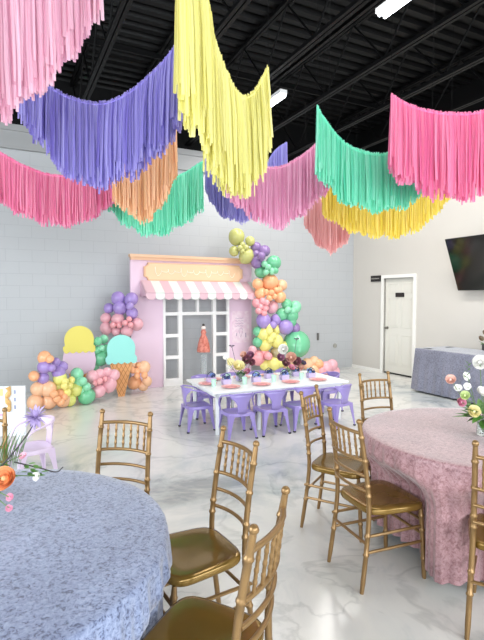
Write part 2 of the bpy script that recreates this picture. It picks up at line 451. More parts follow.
place_chair(ip + fi * .25 + Vector((-.95, -.32, 0)).normalized() * .16, fi, 'gold chiavari chair at the left edge in front of the white display board')

# ------------------------------------------------------------------ round tables and cloths
m_tabletop = mat('folding_table_plastic', 'c9c6bd', .5); m_steel = mat('grey_steel', '6f7072', .4, metal=.7)
def round_table(c, r, z, lab):
    t_ = empty('round_table', (c[0], c[1], 0)); tag(t_, lab, 'table')
    MB().lathe([(r - .01, z - .03), (r, z - .025), (r, z - .008), (r - .01, z - .004)], 40).build('tabletop', m_tabletop, t_, smooth=True)
    for k in range(4):
        a = PI / 4 + k * PI / 2; MB().tube([(.4 * math.cos(a), .4 * math.sin(a), z - .03), (.44 * math.cos(a), .44 * math.sin(a), 0)], .014, 8).build('leg', m_steel, t_)
def round_cloth(c, r, z, hem, m, label, cat, seed, amp=.03, nf=43):
    n = 480; vs = []; fs = []; rs = [0.001] + [r * k / 16 for k in range(1, 16)]
    rng = random.Random(seed); ph = [rng.uniform(0, 6.28) for _ in range(6)]
    lim = []
    for k in range(n):
        a = 2 * PI * k / n; d_ = Vector((math.cos(a), math.sin(a), 0)); L = 9.0
        for (cc, ff) in CH:
            rr_ = Vector((ff.y, -ff.x, 0)); o_ = Vector((c[0], c[1], 0)) - cc
            if o_.length > 1.3: continue
            t0, t1 = 0, 9
            for ax, hw in ((rr_, .2), (ff, .215)):
                p_, v_ = o_.dot(ax), d_.dot(ax)
                if abs(v_) < 1e-6:
                    if abs(p_) > hw: t1 = -1
                    continue
                a0, a1 = sorted(((-hw - p_) / v_, (hw - p_) / v_)); t0 = max(t0, a0); t1 = min(t1, a1)
            if t1 > t0: L = min(L, t0)
        lim.append(L)
    base_r = r + .045
    lim = [min(base_r, x) for x in lim]; K2 = 3
    lim = [min(lim[(k + j) % n] for j in range(-K2, K2 + 1)) for k in range(n)]
    lim = [sum(lim[(k + j) % n] for j in range(-14, 15)) / 29 for k in range(n)]
    def fold(a):
        return (math.sin(nf * a + ph[0] + 1.5 * math.sin(3 * a + ph[1])) + .6 * math.sin((nf + 9) * a + ph[2] + math.sin(5 * a + ph[3])) + .35 * math.sin(2.3 * nf * a + ph[4])) / 1.6
    rows = [(x, 0, 0) for x in rs]
    rows += [(r, .000, 0), (r + .008, .003, .01), (r + .014, .011, .03), (r + .017, .025, .08)]
    H = z - hem; m_ = 22
    for k in range(1, m_ + 1): f = k / m_; rows.append((r + .017 + .04 * f, .025 + (H - .025) * f, min(1, .1 + 1.1 * f ** .7)))
    for ri, (rr, dz, fa) in enumerate(rows):
        for k in range(n):
            a = 2 * PI * k / n; q = rr + fold(a) * amp * fa
            zz_ = z - dz
            if fa == 0: zz_ += .0012 * noise.noise(Vector((rr * math.cos(a) * 9, rr * math.sin(a) * 9, seed)))
            else: zz_ += .035 * (dz / H) ** 2 * math.sin(2 * a + ph[5]) + .008 * (dz / H) * math.sin(11 * a)
            if dz > .04:
                bl_ = min(1, (dz - .04) / .26); bl_ = bl_ * bl_ * (3 - 2 * bl_); cap = base_r - lim[k]
                if cap > .001: q = min(q, (r + .06) * (1 - bl_) + (lim[k] - .015 + fold(a) * .022) * bl_)
            vs.append((q * math.cos(a), q * math.sin(a), zz_))
    for i in range(len(rows) - 1):
        for k in range(n): fs.append((i * n + k, i * n + (k + 1) % n, (i + 1) * n + (k + 1) % n, (i + 1) * n + k))
    fs.append(tuple(range(n)))
    b = MB(); b.add(vs, fs); o = b.build('tablecloth', m, smooth=True, auto=False); o.location = (c[0], c[1], 0)
    tag(o, label, cat); return o
m_blue = velvet('blue_crushed_velvet', '48516f', '808cac', '9da8c4', 70)
m_pink = velvet('pink_crushed_velvet', '8f666a', 'aa8185', 'c19b9e', 56)
BT = (-1.03, 1.66); PT = (1.53, 3.06)
round_table(BT, .745, .748, 'round folding table under the blue velvet cloth')
round_cloth(BT, .745, .753, .06, m_blue, 'pale blue crushed velvet tablecloth on the round table bottom left', 'tablecloth', 3)
round_table(PT, .72, .748, 'round folding table under the pink velvet cloth')
round_cloth(PT, .72, .753, .08, m_pink, 'dusty pink crushed velvet tablecloth on the round table at right', 'tablecloth', 8)

# grey cloth table along the right wall
tr = toR(atz(416.5, 348, .75)); gu, gw = tr
GL, GWd = 2.4, .76
gt = empty('buffet_table', R(gu + .38, gw + GL / 2), TH); tag(gt, 'long folding table under the grey cloth beside the right wall', 'table')
MB().box(-GWd / 2, GWd / 2, -GL / 2, GL / 2, .715, .742).build('tabletop', m_tabletop, gt)
for sx in (-.3, .3):
    for sy in (-1, 1): MB().tube([(sx, sy, 0), (sx, sy, .715)], .014, 7).build('leg', m_steel, gt)
n = 300; vs = []; fs = []
def rrect(a, hx, hy, rad):
    P = 2 * (hx + hy) * 2; s = a * P
    segs = [((hx, -hy), (0, 1), 2 * hy), ((hx, hy), (-1, 0), 2 * hx), ((-hx, hy), (0, -1), 2 * hy), ((-hx, -hy), (1, 0), 2 * hx)]
    for (p, d_, L) in segs:
        if s <= L: return p[0] + d_[0] * s, p[1] + d_[1] * s, d_[1], -d_[0], min(s, L - s)
        s -= L
    return hx, -hy, 0, -1, 0
rows = [(-.2, 0, 0), (-.05, 0, 0), (0, 0, 0), (.008, .006, 0)] + [(.012 + .06 * k / 14, .01 + .71 * k / 14, k / 14) for k in range(15)]
for (off, dz, fa) in rows:
    for k in range(n):
        x, y_, nx, ny, ed = rrect(k / n, GWd / 2 + .005, GL / 2 + .005, .03)
        cd = max(0, 1 - ed / .12); f_ = .010 * math.sin(k * 2 * PI / n * 37 + math.sin(k * .1)) * fa
        L = math.hypot(x, y_)
        dx_, dy_ = (x / L, y_ / L) if cd > 0 else (0, 0)
        nx2, ny2 = nx * (1 - cd) + dx_ * cd * 1.3, ny * (1 - cd) + dy_ * cd * 1.3
        vs.append((x + nx2 * (off + f_), y_ + ny2 * (off + f_), .749 - dz))
for i in range(len(rows) - 1):
    for k in range(n): fs.append((i * n + k, i * n + (k + 1) % n, (i + 1) * n + (k + 1) % n, (i + 1) * n + k))
fs.append(tuple(range(n)))
o = MB().add(vs, fs).build('tablecloth', velvet('grey_crushed_velvet', '666878', '7b7d8e', '8d8f9f', 45), smooth=True, auto=40); o.location = R(gu + .38, gw + GL / 2); o.rotation_euler = (0, 0, TH)
tag(o, 'slate grey floor-length tablecloth on the long table beneath the television', 'tablecloth')

# ------------------------------------------------------------------ fringe garlands
def garland(name_col, col, pts, lens, label, island=.22, dens=1.8, wd=.0175, lift=(True, True), layers=4):
    P3 = [at(*p) for p in pts]; N = 10
    cur = catmull(P3, N); M_ = len(cur)
    ll = [lens[min(len(lens) - 1, int(i / N))] * (1 - (i / N) % 1) + lens[min(len(lens) - 1, int(i / N) + 1)] * ((i / N) % 1) for i in range(M_)]
    base = P3[len(P3) // 2]; root = empty('fringe_garland', (base.x, base.y, base.z)); tag(root, label, 'garland', 'tissue fringe garlands hung under the ceiling')
    loc = [p - base for p in cur]
    L = [0]
    for i in range(1, M_): L.append(L[-1] + (loc[i] - loc[i - 1]).length)
    tot = L[-1]
    def ev(s):
        for i in range(1, M_):
            if L[i] >= s: k = (s - L[i - 1]) / max(1e-9, L[i] - L[i - 1]); return loc[i - 1].lerp(loc[i], k), (loc[i] - loc[i - 1]).normalized(), ll[i - 1] * (1 - k) + ll[i] * k
        return loc[-1], (loc[-1] - loc[-2]).normalized(), ll[-1]
    MB().tube(loc, .006, 6).build('cord', mat('cord_' + name_col, col, .7), root)
    q = MB(); rng = random.Random(hash(col) % 1000 if False else len(label) * 7 + int(tot * 100)); step = .016 / dens
    for ly in range(layers):
        s = rng.uniform(0, step)
        while s < tot:
            p, t_, ln = ev(s)
            th = Vector((t_.x, t_.y, 0))
            if th.length < .05: th = Vector((1, 0, 0))
            th.normalize(); nr = Vector((-th.y, th.x, 0))
            side = (ly - (layers - 1) / 2) * .009
            yaw = rng.gauss(0, .4); a = th * math.cos(yaw) + nr * math.sin(yaw)
            fold = nr * math.cos(yaw) - th * math.sin(yaw)
            w_ = wd * rng.uniform(.7, 1.25) / 2; l_ = ln * rng.choice((.8, .88, .93, .97, 1.0, 1.03)) * rng.uniform(.97, 1.03) * (1.0 + .03 * math.sin(s * 23) )
            o_ = p + nr * side * .3 + Vector((0, 0, rng.uniform(0, .022))); dirx = th * rng.gauss(0, .006) + nr * (side * .8 + rng.gauss(0, .01))
            vs = []; K_ = 3
            for k in range(K_ + 1):
                f = k / K_; c_ = o_ + Vector((0, 0, -l_ * f + .004)) + dirx * f + (th * math.sin(f * 5 + s * 40) + nr * math.cos(f * 4 + s * 31)) * .004 * f + nr * side * min(1, f * 4)
                ww = w_ * (1 - .12 * f) * (.55 if k == 0 else 1)
                vs += [c_ - a * ww, c_ + fold * ww * .5, c_ + a * ww]
            fs = []
            for k in range(K_): fs += [(3 * k, 3 * k + 1, 3 * k + 4, 3 * k + 3), (3 * k + 1, 3 * k + 2, 3 * k + 5, 3 * k + 4)]
            q.add(vs, fs); s += step * rng.uniform(.7, 1.3)
    o = q.build('fringe', mat('tissue_' + name_col, col, .5, spec=.25, island=island * 1.5, transl=.45), root, fix=False); o['kind'] = 'stuff'
    for e, up in ((0, lift[0]), (-1, lift[1])):
        if up:
            p = loc[e]; MB().tube([p, (p.x, p.y, 4.58 - base.z)], .0014, 4).build('hanging_line', mat('dark_line', '101011', .8, spec=.1), root)
garland('blush', 'ffc0da', [(-70, 5, 2.15), (-30, -3, 2.2), (0, -14, 2.3), (40, -42, 2.4), (73, -72, 2.5), (97, -102, 2.6)], [.6, .6, .61, .62, .6, .6], 'light pink fringe garland in the top left corner', island=.3)
garland('purple', '9083d8', [(20, 68, 3.3), (55, 91, 3.3), (80, 102, 3.3), (105, 104, 3.3), (130, 93, 3.2), (155, 72, 3.1), (172, 52, 3.0), (187, 38, 3.0)], [.35, .50, .55, .56, .54, .54, .52, .5], 'deep purple fringe garland between the light pink and yellow ones', island=.2)
garland('yellow', 'f4ee94', [(178, -40, 2.3), (193, -18, 2.35), (207, 0, 2.45), (215, 42, 2.6), (226, 72, 2.75), (240, 97, 2.9), (252, 95, 3.0), (260, 84, 3.05), (268, 68, 3.1)], [.64, .7, .76, .70, .65, .60, .56, .58, .54], 'large lemon yellow fringe garland at top centre', island=.15)
garland('rose', 'fb80b4', [(-40, 125, 5.0), (0, 153, 5.1), (30, 169, 5.15), (55, 176, 5.2), (80, 175, 5.2), (105, 163, 5.25), (122, 148, 5.3)], [.53, .53, .53, .53, .52, .50, .48], 'deep rose pink fringe garland at the left, below the purple one', island=.25)
garland('mint', '80f5d2', [(100, 152, 5.5), (125, 175, 5.5), (152, 186, 5.5), (180, 176, 5.5), (203, 162, 5.5)], [.55, .57, .57, .57, .55], 'mint green fringe garland behind the peach one', island=.2)
garland('peach', 'ffcf9c', [(113, 138, 4.4), (125, 150, 4.4), (145, 160, 4.4), (160, 145, 4.4), (170, 128, 4.4), (176, 112, 4.4)], [.55, .56, .56, .56, .54, .54], 'peach orange fringe garland hanging below the purple one', island=.2)
garland('violet', 'a9a1ee', [(206, 150, 5.9), (214, 165, 5.9), (226, 177, 5.9), (245, 180, 5.9), (262, 170, 5.9), (275, 152, 5.9), (287, 143, 5.9)], [.5] * 7, 'violet fringe garland mostly hidden behind the yellow and mauve ones', island=.2)
garland('mauve', 'ffaed8', [(226, 138, 4.6), (240, 152, 4.6), (262, 166, 4.6), (280, 168, 4.6), (300, 158, 4.6), (315, 146, 4.6), (329, 131, 4.6)], [.53, .54, .55, .57, .56, .55, .54], 'orchid pink fringe garland right of the large yellow one', island=.28)
garland('teal', '70eac6', [(317, 107, 3.9), (325, 121, 3.9), (340, 140, 3.9), (355, 150, 3.9), (375, 155, 3.9), (392, 154, 3.9), (410, 147, 3.9), (432, 130, 3.9)], [.52, .5, .47, .46, .45, .45, .46, .48], 'teal green fringe garland beside the hot pink one', island=.2)
garland('gold', 'ffec60', [(323, 164, 5.4), (350, 182, 5.4), (385, 188, 5.4), (410, 184, 5.4), (430, 172, 5.4), (451, 150, 5.4)], [.55, .55, .55, .55, .54, .54], 'golden yellow fringe garland below the teal one', island=.15)
garland('coral', 'ffbcbc', [(305, 176, 7.2), (311, 186, 7.2), (320, 199, 7.2), (331, 205, 7.2), (342, 200, 7.2), (350, 190, 7.2), (356, 176, 7.2)], [.72, .7, .7, .7, .7, .68, .7], 'coral pink fringe garland, smallest, above the back corner', island=.25)
garland('hotpink', 'fb7fb4', [(391, 96, 3.6), (402, 103, 3.6), (420, 110, 3.6), (440, 114, 3.6), (465, 115, 3.6), (490, 111, 3.6), (520, 98, 3.6)], [.54, .57, .6, .62, .62, .62, .6], 'hot pink fringe garland at the right edge', island=.2)

# ------------------------------------------------------------------ ice cream shop backdrop
bl = atz(158, 386, 0); bu, bw = toR(bl); bw = max(bw, .3)
u0 = toR(at(131, 330, 8.42))[0]
BH = 2.36
BA = TH + math.radians(2); bo = at(131, 330, 8.45); bo.z = 0
def bx(px):
    p = on_plane(px, 330, bo, Vector((-math.sin(BA), math.cos(BA), 0))) - bo; return p.x * math.cos(BA) + p.y * math.sin(BA)
BWt = bx(251.5)
bd = empty('shop_backdrop', bo, BA); tag(bd, 'pink ice cream shop front backdrop with striped awning against the back wall', 'backdrop')
m_pk = mat('pink_board', 'e3c8da', .5); m_wh = mat('white_board', 'f0efee', .4)
# openings (x along board, z up)
wx = [bx(v) for v in (165.3, 178.2, 182, 212.6, 215.8, 227)]   # left pane, centre, right pane
q = MB()
fx0, fx1, ftop = bx(163), bx(229), 1.62; print('BX', BWt, wx, fx0, fx1)
q.box(0, fx0, 0, .05, 0, BH); q.box(fx1, BWt, 0, .05, 0, BH); q.box(fx0, fx1, 0, .05, ftop, BH)
q.build('front_panel', m_pk, bd)
q = MB()
for x0, x1 in ((fx0, wx[0]), (wx[1], wx[2]), (wx[3], wx[4]), (wx[5], fx1)): q.box(x0, x1, -.02, .05, 0, ftop)
rowsz = [(.14, .50), (.57, .90), (.97, 1.30)]
for (x0, x1) in ((wx[0], wx[1]), (wx[4], wx[5])):
    q.box(x0, x1, -.02, .05, 0, rowsz[0][0]); q.box(x0, x1, -.02, .05, .50, .56); q.box(x0, x1, -.02, .05, .90, .96); q.box(x0, x1, -.02, .05, 1.30, 1.36)
    q.box(x0, x1, -.02, .05, 1.60, ftop)
q.box(wx[2], wx[3], -.02, .05, 1.30, 1.36); q.box(wx[2], wx[3], -.02, .05, 1.60, ftop)
q.box((wx[2] + wx[3]) / 2 - .025, (wx[2] + wx[3]) / 2 + .025, -.02, .05, 1.36, 1.60)
q.build('window_frame', m_wh, bd)
q = MB().box(-.015, BWt + .015, -.06, .06, BH - .02, BH + .03); q.box(0, BWt, -.035, .05, BH - .07, BH - .02); q.build('cornice', mat('peach_board', 'e9bf9e', .45), bd)
def plaque(x0, x1, z0, z1, r):
    out = []
    for cx, cz, a0 in ((x0, z0, PI / 2), (x1, z0, PI), (x1, z1, 1.5 * PI), (x0, z1, 0)):
        for k in range(6): a = a0 - k * PI / 10; out.append((cx + r * math.cos(a), cz + r * math.sin(a)))
    return out
o1 = MB().prism(plaque(bx(144), bx(241.5), 1.93, 2.25, .07), -.045, 0).build('sign_board', mat('peach_sign', 'e2b691', .45), bd)
MB().prism(plaque(bx(145.2), bx(240.5), 1.95, 2.23, .06), -.052, -.045).build('sign_face', mat('peach_sign_face', 'efc8a2', .45), o1)
q = MB(); pts = []
for k in range(150):
    f = k / 149; a = f * PI * 26; wd_ = .05 if int(f * 13) % 4 else .09
    pts.append((bx(153) + (bx(232) - bx(153)) * f + .028 * math.cos(a), -.056, 2.10 + wd_ * math.sin(a) * (.6 + .4 * math.sin(f * 40))))
q.tube(pts, .005, 5); q.build('sign_lettering', mat('white_glitter', 'fff2e2', .4), o1)
# awning
aw = None; ns = 14; ax0, ax1 = bx(141), bx(251)+.06
q = MB(); q2 = MB()
for i in range(ns):
    x0 = ax0 + (ax1 - ax0) * i / ns; x1 = ax0 + (ax1 - ax0) * (i + 1) / ns
    mi = i % 2
    zt, zb, yt, yb_ = 1.93, 1.70, -.02, -.34
    q.add([(x0, yt, zt), (x1, yt, zt), (x1, yb_, zb), (x0, yb_, zb)], [(0, 1, 2, 3)], mi)
    sc = [(x1, yb_, zb), (x0, yb_, zb), (x0, yb_, zb - .06)]
    for k in range(1, 9): a = PI * k / 8; sc.append(((x0 + x1) / 2 - (x1 - x0) / 2 * math.cos(a), yb_, zb - .06 - .05 * math.sin(a)))
    q.add(sc, [tuple(range(len(sc)))], mi)
for x in (ax0, ax1): q.add([(x, yt, zt), (x, yb_, zb), (x, yb_, zb - .05), (x, yt, zb - .05)], [(0, 1, 2, 3)], 0)
aw = q.build('awning', [mat('awning_pink', 'd9b5c0', .6), mat('awning_white', 'dde3de', .6)], bd, fix=False)
s_ = aw.modifiers.new('solid', 'SOLIDIFY'); s_.thickness = .012
mp = MB().box(bx(232), bx(249), -.012, 0, .74, 1.36).build('menu_panel', mat('menu_print', 'eedbe4', .5, col2='e3c6d6', scale=14), bd)
q = MB()
for k in range(4): q.tube([(bx(235) + .01 * j_ * 2, -.016, 1.22 - k * .05 + .008 * math.sin(j_ * 1.7 + k)) for j_ in range(10)], .004, 4)
q.tube([(bx(236), -.016, .87), (bx(236) + .006, -.016, .93)], .009, 5); q.tube([(bx(245.5), -.016, .84), (bx(245.5) - .006, -.016, .93)], .012, 5)
cxm = bx(240.5)
q.tube([(cxm - .04, -.016, .97), (cxm, -.016, .84), (cxm + .04, -.016, .97)], .004, 4)
q.tube([(cxm + .045 * math.cos(PI * a / 8), -.016, .975 + .05 * math.sin(PI * a / 8)) for a in range(9)], .004, 4)
q.build('menu_drawing', mat('menu_ink', 'b9a3ba', .6), mp)
# stand with ornament behind the door opening
sp = on_plane(203.5, 330, bo - Vector((-math.sin(BA), math.cos(BA), 0)) * .18, Vector((-math.sin(BA), math.cos(BA), 0)))
ps = empty('pedestal', (sp.x, sp.y, 0), TH); tag(ps, 'pale clear pedestal standing inside the backdrop doorway', 'pedestal')
m_acr = mat('clear_acrylic', 'e6ecee', .1, trans=.7, alpha=.75)
MB().box(-.09, .09, -.09, .09, .60, .62).build('top_plate', m_acr, ps)
MB().box(-.045, .045, -.045, .045, .02, .60).build('column', m_acr, ps); MB().box(-.1, .1, -.1, .1, 0, .02).build('base_plate', m_acr, ps)
dl = empty('dress_ornament', (sp.x, sp.y, .62), TH); tag(dl, 'small coral pink flared ornament with dark tip on the clear pedestal', 'ornament')
MB().lathe([(.12, 0), (.125, .03), (.105, .15), (.075, .25), (.05, .30), (.04, .33), (.055, .36), (.03, .42)], 20).build('skirt', mat('coral_cloth', 'dd8c7c', .6, col2='b9604f', scale=18), dl, smooth=True)
MB().lathe([(.03, .42), (.045, .44), (.03, .48)], 14).build('bodice', mat('white_frill', 'e9dcd5', .6), dl, smooth=True)
MB().ball((0, 0, .50), .026, 12, 8).build('head', mat('dark_tip', '3b3432', .5), dl, smooth=True)

# ice cream cutouts
def scoop(cx, cz, r, zb, rx, lobes=5, ph=0):
    out = []
    for k in range(25): a = -0.05 * PI + k * 1.1 * PI / 24; out.append((cx + r * math.cos(a), cz + r * math.sin(a)))
    out += [(cx - r * .96, cz - (cz - zb) * .45), (cx - rx, zb + .075), (cx - rx, zb + .03)]
    for k in range(1, 20 * lobes // 5 + 1):
        f = k / (20 * lobes / 5); x = cx - rx + 2 * rx * f; out.append((x, zb - .03 * abs(math.sin(f * PI * lobes))))
    out += [(cx + rx, zb + .03), (cx + rx, zb + .075), (cx + r * .96, cz - (cz - zb) * .45)]
    return out
def cone_out(cx, z0, z1, wt_, wb): return [(cx - wb, z0), (cx + wb, z0), (cx + wt_, z1), (cx - wt_, z1)]
def waffle(parent, cx, z0, z1, wt_, wb):
    c = MB().prism(cone_out(cx, z0, z1, wt_, wb), 0, .02).build('cone', mat('waffle_tan', 'e2a66c', .55), parent)
    q = MB()
    for k in range(-4, 9):
        for sgn in (1, -1):
            pts = []
            for j_ in range(30):
                f = j_ / 29; z = z0 + (z1 - z0) * f; hw = wb + (wt_ - wb) * f; x = cx + sgn * ((z - z0) * .55 - .07 * k * 1.0 + .0)
                if abs(x - cx) < hw - .004: pts.append((x, -.002, z))
            if len(pts) > 2: q.tube([pts[0], pts[-1]], .0045, 4)
    q.build('waffle_lines', mat('waffle_line', 'bd8450', .6), c)
def place_base(px, D): p = at(px, 300, D); return (p.x, p.y, 0)
ic = empty('ice_cream_cutout', place_base(78.5, 7.62), TH); tag(ic, 'ice cream cone cutout with yellow and lilac scoops among the balloons', 'cutout', 'ice cream cutouts')
MB().prism(scoop(0, .955, .225, .775, .245), -.022, 0).build('top_scoop', mat('yellow_scoop', 'ddd063', .5), ic)
MB().prism([(-.225, .80), (-.24, .72), (-.255, .62), (-.235, .5), (-.19, .425), (-.13, .43), (-.06, .40), (0, .425), (.07, .40), (.13, .43), (.19, .425), (.235, .5), (.255, .62), (.24, .72), (.225, .80)], -.01, .012).build('lower_scoop', mat('lilac_scoop', 'd9bfd2', .5), ic)
waffle(ic, 0, 0, .45, .17, .045)
ic = empty('ice_cream_cutout', place_base(120.5, 7.85), TH); tag(ic, 'ice cream cone cutout with one aqua scoop, left of the backdrop', 'cutout', 'ice cream cutouts')
MB().prism(scoop(0, .79, .23, .57, .255), -.022, 0).build('scoop', mat('aqua_scoop', '93dcd2', .5), ic)
waffle(ic, 0, 0, .57, .185, .05)

# ------------------------------------------------------------------ balloons
BC = {'purple': 'a48cca', 'pink': 'e5acb6', 'mint': '8dd6ae', 'lime': 'e0e283', 'peach': 'f0bf99', 'orange': 'f3b183', 'olive': 'c0c178', 'plum': '8f74a8', 'green': '70bf93', 'yellow': 'ebe285', 'brown': 'a99a74', 'rose': 'eda2a8'}
BM = {}
def balloon_mesh(c):
    if c not in BM:
        prof = [(.0001, 1.0)]
        for k in range(1, 15):
            a = PI * k / 16; r = math.sin(a); z = math.cos(a)
            if z < 0: z *= 1.0 + .14 * (-z)
            prof.append((r * .98, z))
        prof += [(.06, -1.14), (.035, -1.17), (.075, -1.22), (.0001, -1.22)]
        b = MB(); b.lathe(prof, 18)
        o = b.build('balloon', mat('latex_' + c, BC[c], .22, spec=.55, vary=0), smooth=True); BM[c] = o.data; bpy.data.objects.remove(o)
    return BM[c]
NAMEC = {'olive': 'olive green', 'lime': 'lime yellow', 'mint': 'mint green', 'rose': 'rose pink'}
def balloons(root, lst, Df, rng):
    base = root.location
    for px, py, r, c in lst:
        D = Df(px, py, r)
        p = at(px, py, D); rr = r / F * D
        if p.z < rr * 1.0: p.z = rr * 1.02
        o = bpy.data.objects.new('balloon', balloon_mesh(c)); C.objects.link(o); o.parent = root
        o.location = p - base; o.scale = (rr, rr, rr)
        o.rotation_euler = (rng.uniform(-1.2, .3), rng.uniform(-.9, .9), rng.uniform(0, 6))
        o['label'] = ('large ' if r > 7.4 else 'small ' if r < 4.2 else '') + NAMEC.get(c, c) + ' balloon'
left = [
 (118, 298, 6.8, 'purple'), (131.5, 299, 6.8, 'purple'), (109, 308, 5.2, 'purple'), (120, 308, 7.2, 'purple'), (130, 306, 4, 'purple'), (132, 313, 6.2, 'purple'),
 (106, 318, 5.4, 'pink'), (118, 319, 6.2, 'pink'), (106, 328, 6.2, 'pink'), (113, 325, 3.2, 'rose'), (119, 325, 3.2, 'rose'), (125, 323, 3.2, 'rose'), (130.5, 325, 3, 'rose'), (137, 324, 6.4, 'pink'), (127, 331, 6.2, 'pink'), (116, 331, 4.8, 'pink'), (129, 319, 2.8, 'rose'),
 (98, 341, 4.3, 'green'), (104, 339, 4.5, 'mint'), (97, 350, 4, 'green'), (102, 348, 3.2, 'mint'), (101, 358, 7.8, 'green'), (106, 349, 5, 'green'), (92, 346, 3.6, 'green'), (94, 366, 5, 'mint'),
 (93, 377, 7, 'pink'), (109, 384, 8, 'pink'), (99, 391, 6.8, 'pink'), (100, 374, 5.5, 'pink'), (107, 372, 5, 'pink'), (100, 381, 3.2, 'rose'), (95, 383, 2.8, 'rose'), (105, 379, 2.8, 'rose'), (114, 375, 6, 'pink'),
 (77, 374, 6.5, 'mint'), (87, 397, 8.5, 'green'), (83, 381, 4.2, 'mint'), (87, 386.5, 4.2, 'mint'), (79, 382, 6, 'mint'), (82, 390, 5, 'mint'),
 (60, 378, 6.8, 'lime'), (75.4, 389, 7.2, 'lime'), (70, 400, 6.2, 'lime'), (65, 381, 3.6, 'yellow'), (71.5, 380, 3.6, 'yellow'), (64, 386, 3.6, 'yellow'), (69.4, 385.5, 3.6, 'yellow'), (67, 392, 4.2, 'yellow'), (58.6, 387, 6, 'lime'),
 (44.4, 367, 7, 'purple'), (56, 362, 4.6, 'purple'), (62.5, 366, 5.2, 'purple'), (58.6, 372, 7, 'purple'), (43, 378, 6.2, 'purple'), (52, 368, 4, 'purple'), (44.4, 357, 6.5, 'orange'), (34, 376, 5.5, 'orange'), (50, 359, 4, 'orange'),
 (38, 389, 7.6, 'peach'), (48, 389, 8.6, 'peach'), (35, 402, 8, 'peach'), (49, 403, 8.5, 'peach'), (64, 405, 7.6, 'peach'), (57, 399, 4.2, 'orange'), (60, 393, 4.2, 'orange'), (64, 397, 4, 'orange'), (54, 394, 4.2, 'orange'), (61, 402, 4, 'orange'),
 (134.8, 382.5, 7, 'orange'), (144, 367, 6.5, 'peach'), (137, 371, 3.6, 'orange'), (139, 365, 3.2, 'orange'), (144.5, 375, 3.4, 'orange'), (132.5, 370, 3.6, 'orange'), (147, 381, 5, 'peach'), (143, 386, 5.2, 'peach'), (137, 376, 3.2, 'orange'), (133, 365, 4.5, 'peach')]
rng = random.Random(5)
def Dl(px, py, r):
    D = 6.8 + (px - 40) * .0108
    if px > 122 and py > 350: D = 8.15
    if py < 335: D = 8.3
    elif 90 < px < 110 and py < 368: D = 7.9
    return D - (.12 if r < 4.5 else 0) + rng.uniform(-.04, .04)
gl = empty('balloon_garland', place_base(90, 7.7)); tag(gl, 'pastel balloon garland around the ice cream cutouts, left of the backdrop', 'balloon garland')
balloons(gl, left, Dl, rng)
right = [
 (236.6, 236.5, 8.3, 'olive'), (250, 241, 5, 'olive'), (234, 251, 5.2, 'olive'), (246.7, 255.6, 8, 'olive'), (242.4, 244.6, 3, 'olive'), (240, 248, 3, 'olive'), (246, 247.5, 3, 'olive'), (242.4, 251, 3, 'olive'),
 (256, 247.5, 5.6, 'plum'), (264.4, 251, 6, 'plum'), (257.7, 262, 7, 'plum'), (261.5, 256, 4.2, 'plum'), (256, 254, 4.5, 'plum'),
 (273.6, 262.8, 7.6, 'green'), (260.6, 272, 6.2, 'green'), (264.4, 264, 3.3, 'mint'), (268, 267, 3.2, 'mint'), (271.5, 271, 3.6, 'mint'), (266, 272, 3.2, 'mint'), (275, 270.5, 3.6, 'green'),
 (270, 282.2, 8.6, 'orange'), (257.7, 284, 5.6, 'orange'), (281.7, 285, 5.6, 'peach'), (260.6, 293, 6.2, 'orange'), (280, 297, 6.2, 'orange'), (271.3, 292.5, 3.2, 'orange'), (276, 290, 3.2, 'orange'), (269.3, 298, 3.2, 'orange'), (274.5, 296.5, 3.2, 'orange'), (279.5, 289.5, 3.2, 'orange'), (266, 292, 3.2, 'orange'),
 (257, 303, 5.2, 'rose'), (272.2, 306.8, 6.6, 'pink'), (262.5, 301, 3.6, 'rose'), (260.5, 306.5, 3.4, 'rose'), (265.5, 308, 3.4, 'rose'), (258.6, 311, 3.4, 'rose'), (266.5, 302.5, 3.4, 'rose'), (264, 313, 3.2, 'rose'),
 (282.3, 314, 6.6, 'green'), (295.3, 306.8, 6.2, 'mint'), (286.7, 304, 5.4, 'green'), (291.6, 315.5, 7, 'green'), (291, 322, 5.6, 'green'), (288, 309.7, 3.6, 'mint'), (293, 310.5, 3.6, 'mint'),
 (263.5, 320.4, 7.6, 'purple'), (276, 319.5, 5.8, 'purple'), (285.5, 327, 8, 'purple'), (294, 328, 6.2, 'plum'), (273, 325, 4, 'purple'),
 (257.7, 331.4, 5.2, 'green'), (257.7, 342, 5.4, 'green'),
 (263.5, 334.3, 6.8, 'yellow'), (275.5, 329, 5.8, 'yellow'), (276.8, 341, 6.8, 'yellow'), (265.5, 344.4, 6.8, 'yellow'), (269, 331, 4, 'yellow'), (273, 336, 4, 'yellow'), (269.3, 326.5, 4.2, 'yellow'), (270.5, 339.5, 4, 'yellow'),
 (296.5, 343.8, 14, 'green'), (276, 352.5, 5.8, 'brown'), (284, 346, 5, 'yellow'),
 (257.7, 357.4, 8, 'rose'), (252.5, 350, 4.4, 'pink'), (264.5, 352, 4.6, 'rose'), (268, 356, 4.2, 'rose'),
 (273.6, 363, 7, 'yellow'), (265, 365, 5.5, 'yellow'), (281, 362, 5.5, 'yellow'), (288, 365, 6, 'peach'), (298, 366, 6, 'rose'),
 (307, 364, 6.2, 'peach'), (314, 361, 5.2, 'peach'), (318.5, 364, 5.2, 'orange'), (325.7, 368, 7, 'pink'), (332, 365, 6, 'pink'), (335, 371, 5, 'pink'), (321, 371, 5.2, 'rose'), (313, 370, 6.5, 'peach'), (328, 373, 4.5, 'pink')]
def Dr(px, py, r):
    D = 9.28 + max(0, (px - 262)) * .006
    if r > 12: D += .05
    return D - (.12 if r < 4.5 else 0) + rng.uniform(-.05, .05)
gr = empty('balloon_garland', place_base(270, 9.4)); tag(gr, 'tall pastel balloon garland climbing the right side of the backdrop', 'balloon garland')
balloons(gr, right, Dr, rng)

